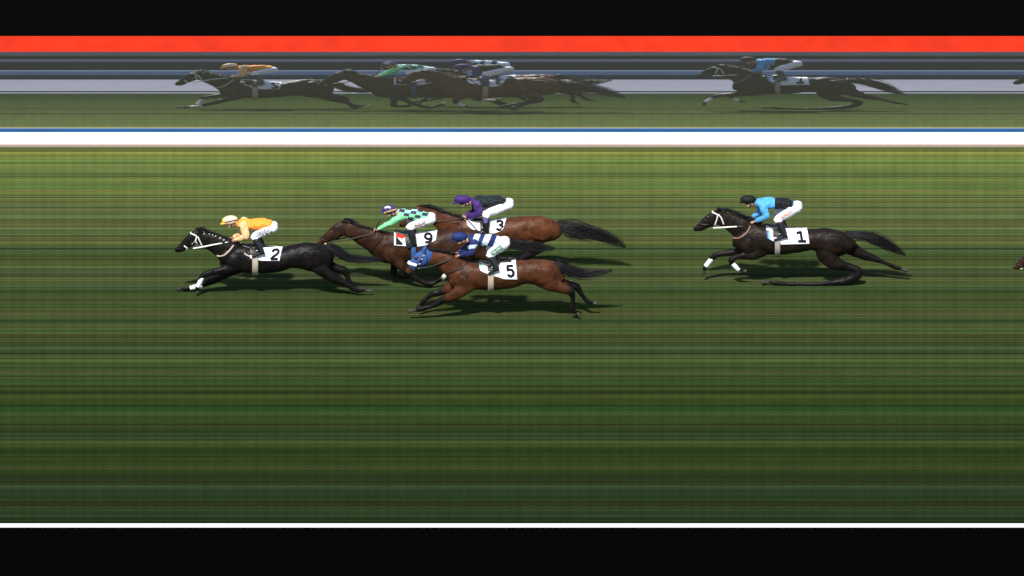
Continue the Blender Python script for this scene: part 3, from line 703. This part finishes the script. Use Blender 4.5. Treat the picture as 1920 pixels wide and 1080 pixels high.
# blue blinker hood of number 5
hr = H[5][0]; Y5 = h5['Y']; BLU = (.022, .075, .25)
q = Solid()
q.tube([(P(x, y, Y5), r/S, w, BLU) for x, y, r, w in [(776, 497, 10.8, .1), (781, 492.5, 12.4, .108), (789, 486, 14.6, .12), (797, 482, 14.8, .115), (801, 480, 14.2, .108)]], sub=4, n=20, cap=True)
for sd_ in (-1, 1):
    a = P(794, 470, Y5)+Vector((0, sd_*.055, 0)); b = P(799, 462, Y5)+Vector((0, sd_*.075, 0))
    q.tube([(a, .048, .042, BLU), ((a+b)/2, .045, .036, BLU), (b, .02, .02, BLU)], sub=3, n=10)
hood = q.build('blinker_hood', .016, mat('hood_cloth', (0, 0, 0), rough=.8, attr=True, nscale=12, namp=.12), hr, smooth=2)
hb = bvh_of(hood, hr['_o'])
for sd_ in (0, 1):
    c = cast(hb, 780.5, 484, 0)
    if c is not None:
        if sd_: c = Vector((c.x, 2*Y5-c.y, c.z))
        E = Solid(); E.ell(c, .06, .028, .055, (0, 0, 0)); new_obj('eye_cup', E.v, E.f, mat('eye_cup', (.05, .012, .012), rough=.5), hr)
strap('cheek_strap', hb, [[(798, 472), (793, 481), (788, 489), (782, 500)]], .016, tackd, hr, Y5)
strap('cheek_studs', hb, [[(794, 479), (794.5, 480)], [(790.6, 485), (791, 486)], [(786, 494), (786.6, 495)]], .03, tackw, hr, Y5)
strap('noseband', hb, [[(765, 493), (773, 495.5), (781, 498)]], .045, mat('fleece', (.8, .8, .8), rough=.9), hr, Y5)

# sixth horse, only its nose is in the frame at the right edge
def copy_horse(src, dx, dY, label):
    r = src.copy(); C.objects.link(r); r['label'] = label
    r.location = src.location+Vector((dx, dY, 0)); r['_o'] = tuple(r.location)
    for ch in src.children:
        if ch.name.startswith('race_number') : continue
        c = ch.copy(); C.objects.link(c); c.parent = r
    return r
c6 = copy_horse(H[9][0], (1898-593)/S, -(500-453)/KY, 'brown racehorse entering at the right edge, only its nose in the frame')

# ------------------------------------------------------------------ jockeys
skinm = mat('skin', (.50, .25, .17), rough=.55, spec=.4)
skina = mat('skin_attr', (0, 0, 0), rough=.55, spec=.4, attr=True)
SK = (.52, .27, .18)
silk = mat('silks', (0, 0, 0), rough=.6, spec=.2, attr=True, nscale=12, namp=.12, bump=1.0, bscale=11, sheen=.1)
brm = mat('breeches', (0, 0, 0), rough=.6, spec=.3, attr=True, bump=.7, bscale=12, nscale=10, namp=.06)
capm = mat('cap_silk', (0, 0, 0), rough=.6, spec=.2, attr=True, bump=.4, bscale=20, nscale=20, namp=.1)
bootm = mat('boot', (0, 0, 0), rough=.28, spec=.6, attr=True)
def jockey(d):
    Yc = d['Y']; hx, hy = d['hip'][:2]
    root = thing('person', d['label'], 'person', P(hx, hy, Yc), 'jockeys riding the racehorses')
    s = Solid(); K = SK
    cx, cy, rx, ry = d['cap']; fx, fy = d['face']
    # head, nose, chin, neck
    s.ell(P(cx, cy+1, Yc), (rx-2)/S, .085, (ry-.8)/S, (.05, .03, .02))
    s.ell(P(fx, fy-2, Yc), 8.2/S, .075, 7.4/S, K)
    s.ell(P(fx-3.5, fy+3.2, Yc), 4.6/S, .05, 3.6/S, K)
    s.ell(P(fx-7.4, fy+.4, Yc), 2.2/S, .02, 2.0/S, K)
    for sd_ in (-1, 1): s.ell(P(fx+4.0, fy-1, Yc)+Vector((0, sd_*.078, 0)), .025, .014, .032, K)
    t0 = d['torso'][0]
    s.tube([(P(fx+3, fy, Yc), .07, .055, K), (P(t0[0]+4, t0[1], Yc), .08, .07, K)], sub=4)
    s.tube([(P(x, y, Yc), asc(r-2, .13), .13, K) for x, y, r in d['torso']], sub=4, n=20)
    (sx, sy), (ex, ey), (wx, wy) = d['arm']
    arms = []
    for sd_ in (-1, 1):
        def Q(px, py, yo):
            p = P(px, py, Yc-yo)          # row read for the near limb
            return Vector((p.x, Yc+sd_*yo, p.z))
        yE = d.get('yE', .25); yW = .09
        if sd_ == 1 and 'farhand' in d:
            fhx, fhy = d['farhand']; pw = P(fhx, fhy, Yc+yW); W = pw
            pe = P(*d['farelbow'], Yc+yE); E = pe
        else: W = Q(wx, wy, yW); E = Q(ex, ey, yE)
        A = Q(sx, sy, .17); arms.append((A, E, W))
        s.tube([(A+Vector((0, 0, -.02)), .042, .04, K), ((A+E)/2, .042, .048, K), (E, .04, .04, K), ((E+W)/2, .036, .036, K), (W, .026, .026, K)], sub=4)
        # hand: palm, four curled fingers, thumb
        dr = (W-E).normalized(); up = Vector((0, 0, 1)); side = Vector((0, -sd_, 0))
        c = W+dr*.05
        s.tube([(W, .026, .024, K), (W+dr*.045, .042, .022, K), (W+dr*.085, .040, .020, K)], sub=3)
        for i in range(4):
            b = W+dr*(.085-.004*abs(i-1))+up*(.036-.024*i)
            L = (.034, .04, .037, .028)[i]
            s.tube([(b, .011, .011, K), (b+dr*L+side*.006, .0105, .0105, K), (b+dr*L*.9+side*.035, .0095, .0095, K), (b+dr*L*.2+side*.04, .0085, .0085, K)], sub=3, n=8)
        tb = W+dr*.03+up*.03+side*.015
        s.tube([(tb, .014, .014, K), (tb+dr*.035+up*.016+side*.015, .012, .012, K), (tb+dr*.065+up*.008+side*.022, .0095, .0095, K)], sub=3, n=8)
    kx, ky, kr = d['knee']; ax, ay = d['ankle']; tx, ty = d['toe']; hr_ = d['hip'][2]
    yK, yA = d.get('yK', .23), d.get('yA', .335)
    legs = []
    for sd_ in (-1, 1):
        def Q(px, py, yo):
            p = P(px, py, Yc-yo); return Vector((p.x, Yc+sd_*yo, p.z))
        Hh = Q(hx, hy, .10); Kn = Q(kx, ky, yK); An = Q(ax, ay, yA); To = Q(tx, ty, yA); legs.append((Hh, Kn, An, To))
        s.tube([(Hh, .09, .08, K), ((Hh+Kn)/2, .08, .07, K), (Kn, .055, .055, K)], sub=4)
        s.tube([(Kn, .055, .055, K), ((Kn+An)/2, .05, .045, K), (An, .03, .03, K)], sub=4)
        s.tube([(An, .026, .026, K), (An+(To-An)*.6, .016, .022, K)], sub=3)
    s.ell(P(hx-3, hy, Yc), (hr_-2)/S, .14, (hr_-2)/S, K)
    s.build('body', .0095, skina, root, smooth=2, colfn=None)
    # jersey
    j = Solid()
    j.tube([(P(x, y, Yc), asc(r, .18), .18, d['jcol']) for x, y, r in d['torso']], sub=5, n=24, tg='torso')
    for A, E, W in arms:
        e2 = E+(W-E)*d.get('cuff', .88)
        ra, re_, rw = d.get('armr', (6.2, 5.2, 3.2))
        j.tube([(A+Vector((.02, 0, -.02)), ra*.95/S, .08, d['scol']), ((A+E)/2, ra/S, .07, d['scol']), (E, re_/S, .062, d['scol']), ((E+e2)/2, (re_+rw)/2/S, .05, d['scol']), (e2, rw/S, .036, d['scol'])], sub=4, tg='sleeve')
    j.build('jersey', .014, silk, root, smooth=2, colfn=d.get('jfn'), wr=(.022, 8, .6))
    # breeches
    b = Solid(); WH = (.80, .79, .82)
    tl = d['torso'][-1]
    b.tube([(P(tl[0]-4, tl[1]+1, Yc), asc(tl[2]-1.2, .16), .16, WH), (P((tl[0]+hx)/2, (tl[1]+hy)/2, Yc), asc(hr_, .16), .17, WH), (P(hx, hy, Yc), asc(hr_-.6, .16), .165, WH)], sub=5, n=22)
    for Hh, Kn, An, To in legs:
        m1 = Hh+(Kn-Hh)*.45
        b.tube([(Hh, hr_*.98/S, .12, WH), (m1, (hr_*.55+kr*.5)/S, .1, WH), (Kn, kr/S, .075, WH), (Kn+(An-Kn)*.12+Vector((.02, 0, 0)), kr*.8/S, .07, WH)], sub=4)
    br = b.build('breeches', .014, brm, root, smooth=2, wr=(.011, 8, 1.0))
    bb = bvh_of(br, root['_o'])
    # boots
    for Hh, Kn, An, To in legs:
        b = Solid(); bc = (.010, .010, .012)
        k0 = Kn+(An-Kn)*.16
        b.tube([(k0, kr*.9/S, .076, bc), (Kn+(An-Kn)*.5, kr*1.05/S, .068, bc), (An, 5.2/S, .048, bc)], sub=4)
        hl = An+Vector((.055, 0, -.045))
        b.tube([(hl, .038, .04, bc), (An+Vector((0, 0, -.03)), .05, .044, bc), (To, .036, .046, bc)], sub=4)
        b.build('boot', .013, bootm, root, smooth=1)
        if 'topc' in d:
            tt = Solid(); a_ = Kn+(An-Kn)*d['top'][0]; c_ = Kn+(An-Kn)*d['top'][1]
            tt.tube([(a_, kr*.9/S, .08, d['topc']), (c_, kr*.86/S, .075, d['topc'])], sub=3, cap=False); tt.build('boot_top', .012, bootm, root, smooth=1)
    # stirrup irons
    v, f = [], []
    for Hh, Kn, An, To in legs:
        c = An*.5+To*.5+Vector((0, 0, -.035))
        pts = [c+Vector((math.cos(a)*.075, 0, .055+math.sin(a)*.085)) for a in np.linspace(0, 2*math.pi, 15)]
        simple_tube(v, f, pts, .009, n=6)
        simple_tube(v, f, [c+Vector((0, 0, .14)), Vector((Kn.x, Kn.y*.7+Yc*.3, Kn.z-.02))], .009, n=6)
    new_obj('stirrup', v, f, mat('steel', (.5, .5, .52), rough=.3, metal=1), root)
    # cap
    c = Solid()
    c.ell(P(cx, cy, Yc), rx/S, .125, ry*1.02/S, d['ccol'], rot=d.get('crot', -.12))
    bx, by = d['brim']
    c.tube([(P(cx-rx*.3, cy+ry*.45, Yc), .028, .1, d.get('bcol', d['ccol'])), (P(bx+5, by-1.5, Yc), .02, .085, d.get('bcol', d['ccol'])), (P(bx, by, Yc), .012, .045, d.get('bcol', d['ccol']))], sub=3, tg='brim')
    cap = c.build('helmet', .013, capm, root, smooth=1, colfn=d.get('cfn'))
    # goggles and chin strap
    v, f = [], []
    g = [P(fx-7, fy-3.6, Yc)+Vector((-.01, y, 0)) for y in (-.06, -.03, 0, .03, .06)]
    simple_tube(v, f, g, .028, n=8)
    for sd_ in (-1, 1):
        simple_tube(v, f, [P(fx-6, fy-3.6, Yc)+Vector((0, sd_*.068, 0)), P(fx+2, fy-3, Yc)+Vector((0, sd_*.088, 0)), P(fx+8, fy-4, Yc)+Vector((0, sd_*.09, 0))], .011, n=6)
        simple_tube(v, f, [P(fx+1, fy-5, Yc)+Vector((0, sd_*.084, 0)), P(fx, fy+1, Yc)+Vector((0, sd_*.074, 0)), P(fx-2, fy+5.6, Yc)+Vector((0, sd_*.03, 0))], .011, n=6)
    new_obj('goggles', v, f, mat('goggles', (.012, .012, .02), rough=.2, spec=.7), root)
    for t_ in d.get('text', []):
        decal_text('lettering', t_[0], t_[1], t_[2], t_[3], t_[4], t_[5], bb, mat(t_[6], t_[7], rough=.7), root, Yc, off=t_[8] if len(t_) > 8 else .006)
    return root, bb, arms
def L255(*c): return tuple(q/GK for q in lin(c))
ORANGE = (.92, .33, .035); PALE = (.80, .58, .36); MINT = (.22, .72, .33); NAVYP = (.035, .022, .085)
PURP = (.048, .018, .13); DKG = (.008, .014, .016); SKYB = (.085, .36, .70); NAVY = (.012, .022, .11); ICE = (.60, .74, .80)
def j2fn(p, tg, c):
    x, y = PX(p)
    if tg == 'sleeve':
        return PALE if (int(math.floor(x/3.2))+int(math.floor(y/3.2))) % 2 else (.82, .42, .12)
    return c
def c2fn(p, tg, c):
    x, y = PX(p); l = 421-(x-418)*.22
    if tg == 'brim' and x < 424: return (.85, .48, .08)
    if abs(y-l+3) < 1.3: return (.12, .03, .10)
    return (.85, .72, .50) if (int(math.floor(x/3))+int(math.floor(y/3))) % 2 else (.82, .5, .26)
def j9fn(p, tg, c):
    x, y = PX(p)
    if tg == 'sleeve' and (x < 752 or y > 413+0*(x)) : return MINT
    if tg == 'sleeve' and x < 757: return MINT
    u = (x-748)+(y-395)*.45; v_ = (y-391)-(x-748)*.16
    return NAVYP if (int(math.floor(u/11.5))+int(math.floor(v_/6.2))) % 2 == 0 else (MINT if y > 398 else (.40, .78, .55))
def c9fn(p, tg, c):
    x, y = PX(p)
    if abs(y-(397.5-(x-725)*.3)) < 1.1 and x > 720: return (.8, .48, .15)
    if abs(x-727) < 5.5 and abs(y-(387.5-abs(x-727)*-.35)) < 1.6: return (.55, .85, .78)
    return c
def j5fn(p, tg, c):
    x, y = PX(p)
    if tg == 'sleeve':
        u = (x-884)-(y-462)*.0
        return ICE if 459.5 < y+(x-884)*.12 < 466 and x > 876 else NAVY
    u = x+(y-452)*.42
    return ICE if (885 < u < 896) or (905 < u < 917) or u > 928 else NAVY
def j1fn(p, tg, c):
    x, y = PX(p)
    if tg == 'sleeve': return SKYB
    if x > 1452.5 and x < 1487: return (.006, .006, .009)
    return SKYB
def j3fn(p, tg, c):
    return PURP if tg == 'sleeve' or PX(p)[0] < 890 else DKG
TXP = ('ink_purple', (.06, .02, .08)); TXR = ('ink_orange', (.75, .12, .04)); TXK = ('ink_dark', (.02, .02, .05))
J = {}
J[2] = jockey(dict(Y=h2['Y'], cap=(431, 413, 15.5, 8.8), crot=-.15, face=(434, 421), brim=(413.5, 420), torso=[(450, 419.5, 8), (461, 420.5, 10.5), (480, 420.5, 11), (496, 420, 10.5), (505, 420.5, 9)],
  arm=((456, 420), (461, 443), (440, 451)), farhand=(438, 445), farelbow=(455, 436), hip=(513, 427, 9), knee=(476, 443.5, 6.8), ankle=(491, 472), toe=(474, 481), yK=.22, ccol=PALE, cfn=c2fn, jcol=ORANGE, scol=PALE, jfn=j2fn, armr=(8, 6.5, 4),
  topc=(.30, .26, .22), top=(.20, .25), label='jockey in yellow orange jersey and pale checked helmet riding horse number 2',
  text=[('VEDAT', 491.5, 434.5, 26, 4.2, -.40, *TXP), ('ABIS', 500, 438.8, 24, 4.0, -.36, *TXK), ('_', 494, 437.0, 34, .7, -.40, *TXK)]))
J[9] = jockey(dict(Y=h9['Y'], cap=(730, 392.5, 14.5, 8.8), crot=.0, face=(734, 400), brim=(713.5, 399.5), torso=[(750, 399, 7.5), (761, 401.5, 10), (776, 403, 10.5), (791, 405, 9.5), (801, 407, 8.5)],
  arm=((752, 406), (731, 419), (708, 430)), farhand=(712, 428), farelbow=(735, 415), yE=.17, hip=(809, 411, 9.2), knee=(768, 425.5, 7), ankle=(776, 456), toe=(766, 464), yK=.22, ccol=(.06, .03, .14), cfn=c9fn, jcol=MINT, scol=MINT, jfn=j9fn, armr=(6.5, 5, 3.4), cuff=.95,
  label='jockey in mint and navy checkered jersey, arms stretched forward, riding horse number 9',
  text=[('A.K.O', 787, 419.5, 22, 3.6, -.36, *TXP), ('_', 787.5, 422, 21, .7, -.33, *TXR), ('CELIK', 792, 424, 25, 3.6, -.35, *TXK)]))
J[3] = jockey(dict(Y=h3['Y'], cap=(867, 374, 16, 8.8), crot=.0, face=(873, 381.5), brim=(849, 382), torso=[(889, 376.5, 8.5), (900, 377.5, 11), (918, 377.5, 11.3), (935, 377, 10.5), (944, 379, 8.5)],
  arm=((893, 381), (899, 400), (876, 407)), farhand=(874, 403), farelbow=(890, 396), hip=(955, 384, 9.2), knee=(910, 402, 7.5), ankle=(911, 432), toe=(901, 436), yK=.22, ccol=PURP, jcol=DKG, scol=PURP, jfn=j3fn, armr=(7.5, 6.2, 4.4), cuff=.97,
  topc=(.13, .09, .26), top=(.12, .50), label='jockey in dark green black body, purple sleeves and purple helmet riding horse number 3',
  text=[('T. YILDIZ', 929, 391, 25, 2.8, -.30, 'ink_pink', (.70, .30, .36))]))
J[5] = jockey(dict(Y=h5['Y'], cap=(861.5, 444, 16, 8.8), crot=.0, face=(866, 451.5), brim=(848, 452), torso=[(884, 447.5, 8.5), (895, 449, 10.5), (911, 450, 11), (926, 451, 10.5), (936, 452, 9.5)],
  arm=((888, 454), (884, 473), (861, 479)), farhand=(858, 474), farelbow=(876, 464), yE=.22, hip=(947, 456, 10.3), knee=(918.5, 477, 7.5), ankle=(930, 503), toe=(917, 513), yK=.22, ccol=(.012, .028, .12), jcol=NAVY, scol=NAVY, jfn=j5fn, armr=(7.5, 6, 4),
  topc=(.30, .24, .18), top=(.20, .25), label='jockey in navy and white banded jersey and navy helmet riding horse number 5',
  text=[('VIA CRLI', 931, 469.5, 22, 5.0, -.62, 'ink_cream', (.7, .75, .6), .012)]))
J[1] = jockey(dict(Y=h1['Y'], cap=(1403, 374, 15.5, 8.3), crot=.0, face=(1407, 382), brim=(1386, 380.5), torso=[(1424, 380, 8.5), (1437, 381, 11), (1455, 381, 11), (1473, 381.5, 10), (1483, 383, 8.5)],
  arm=((1429, 384), (1437, 405), (1413, 416.5)), farhand=(1408, 408), farelbow=(1424, 399), hip=(1496, 389, 9.4), knee=(1458, 411, 7.5), ankle=(1471, 441), toe=(1453, 450), yK=.22, ccol=(.006, .010, .008), jcol=SKYB, scol=SKYB, jfn=j1fn, armr=(7.5, 6, 4), cuff=.78,
  topc=(.65, .12, .04), top=(.17, .21), label='jockey in sky blue jersey with black back and black helmet riding horse number 1',
  text=[('GORSUN', 1474.5, 402.5, 24, 4.4, -.56, *TXR)]))
V2, F2 = ribbon([[(921, 476.8), (941, 462.2)]], 8.6)
W2 = [cast(J[5][1], a, b, .007) for a, b in V2]
if all(q is not None for q in W2): new_obj('leg_patch', W2, F2, mat('patch_green', (.03, .20, .12), rough=.7), J[5][0], smooth=False)
# whip held by the jockey of number 9
hd = J[9][2][0][2]; v, f = [], []
a = P(703, 436, h9['Y']-.09); b = P(708, 421, h9['Y']-.1); c = P(717, 408.5, h9['Y']-.12)
simple_tube(v, f, [a, (a+b)/2, b, (b+c)/2, c], .016, n=8, taper=lambda t: 1.2-.5*t)
o = new_obj('whip', v, f, leather, loc=a); tag(o, 'thin dark whip held upright in the mint sleeved jockey\'s hand', 'whip')
for o in list(bpy.data.objects):
    if '_o' in o: del o['_o']
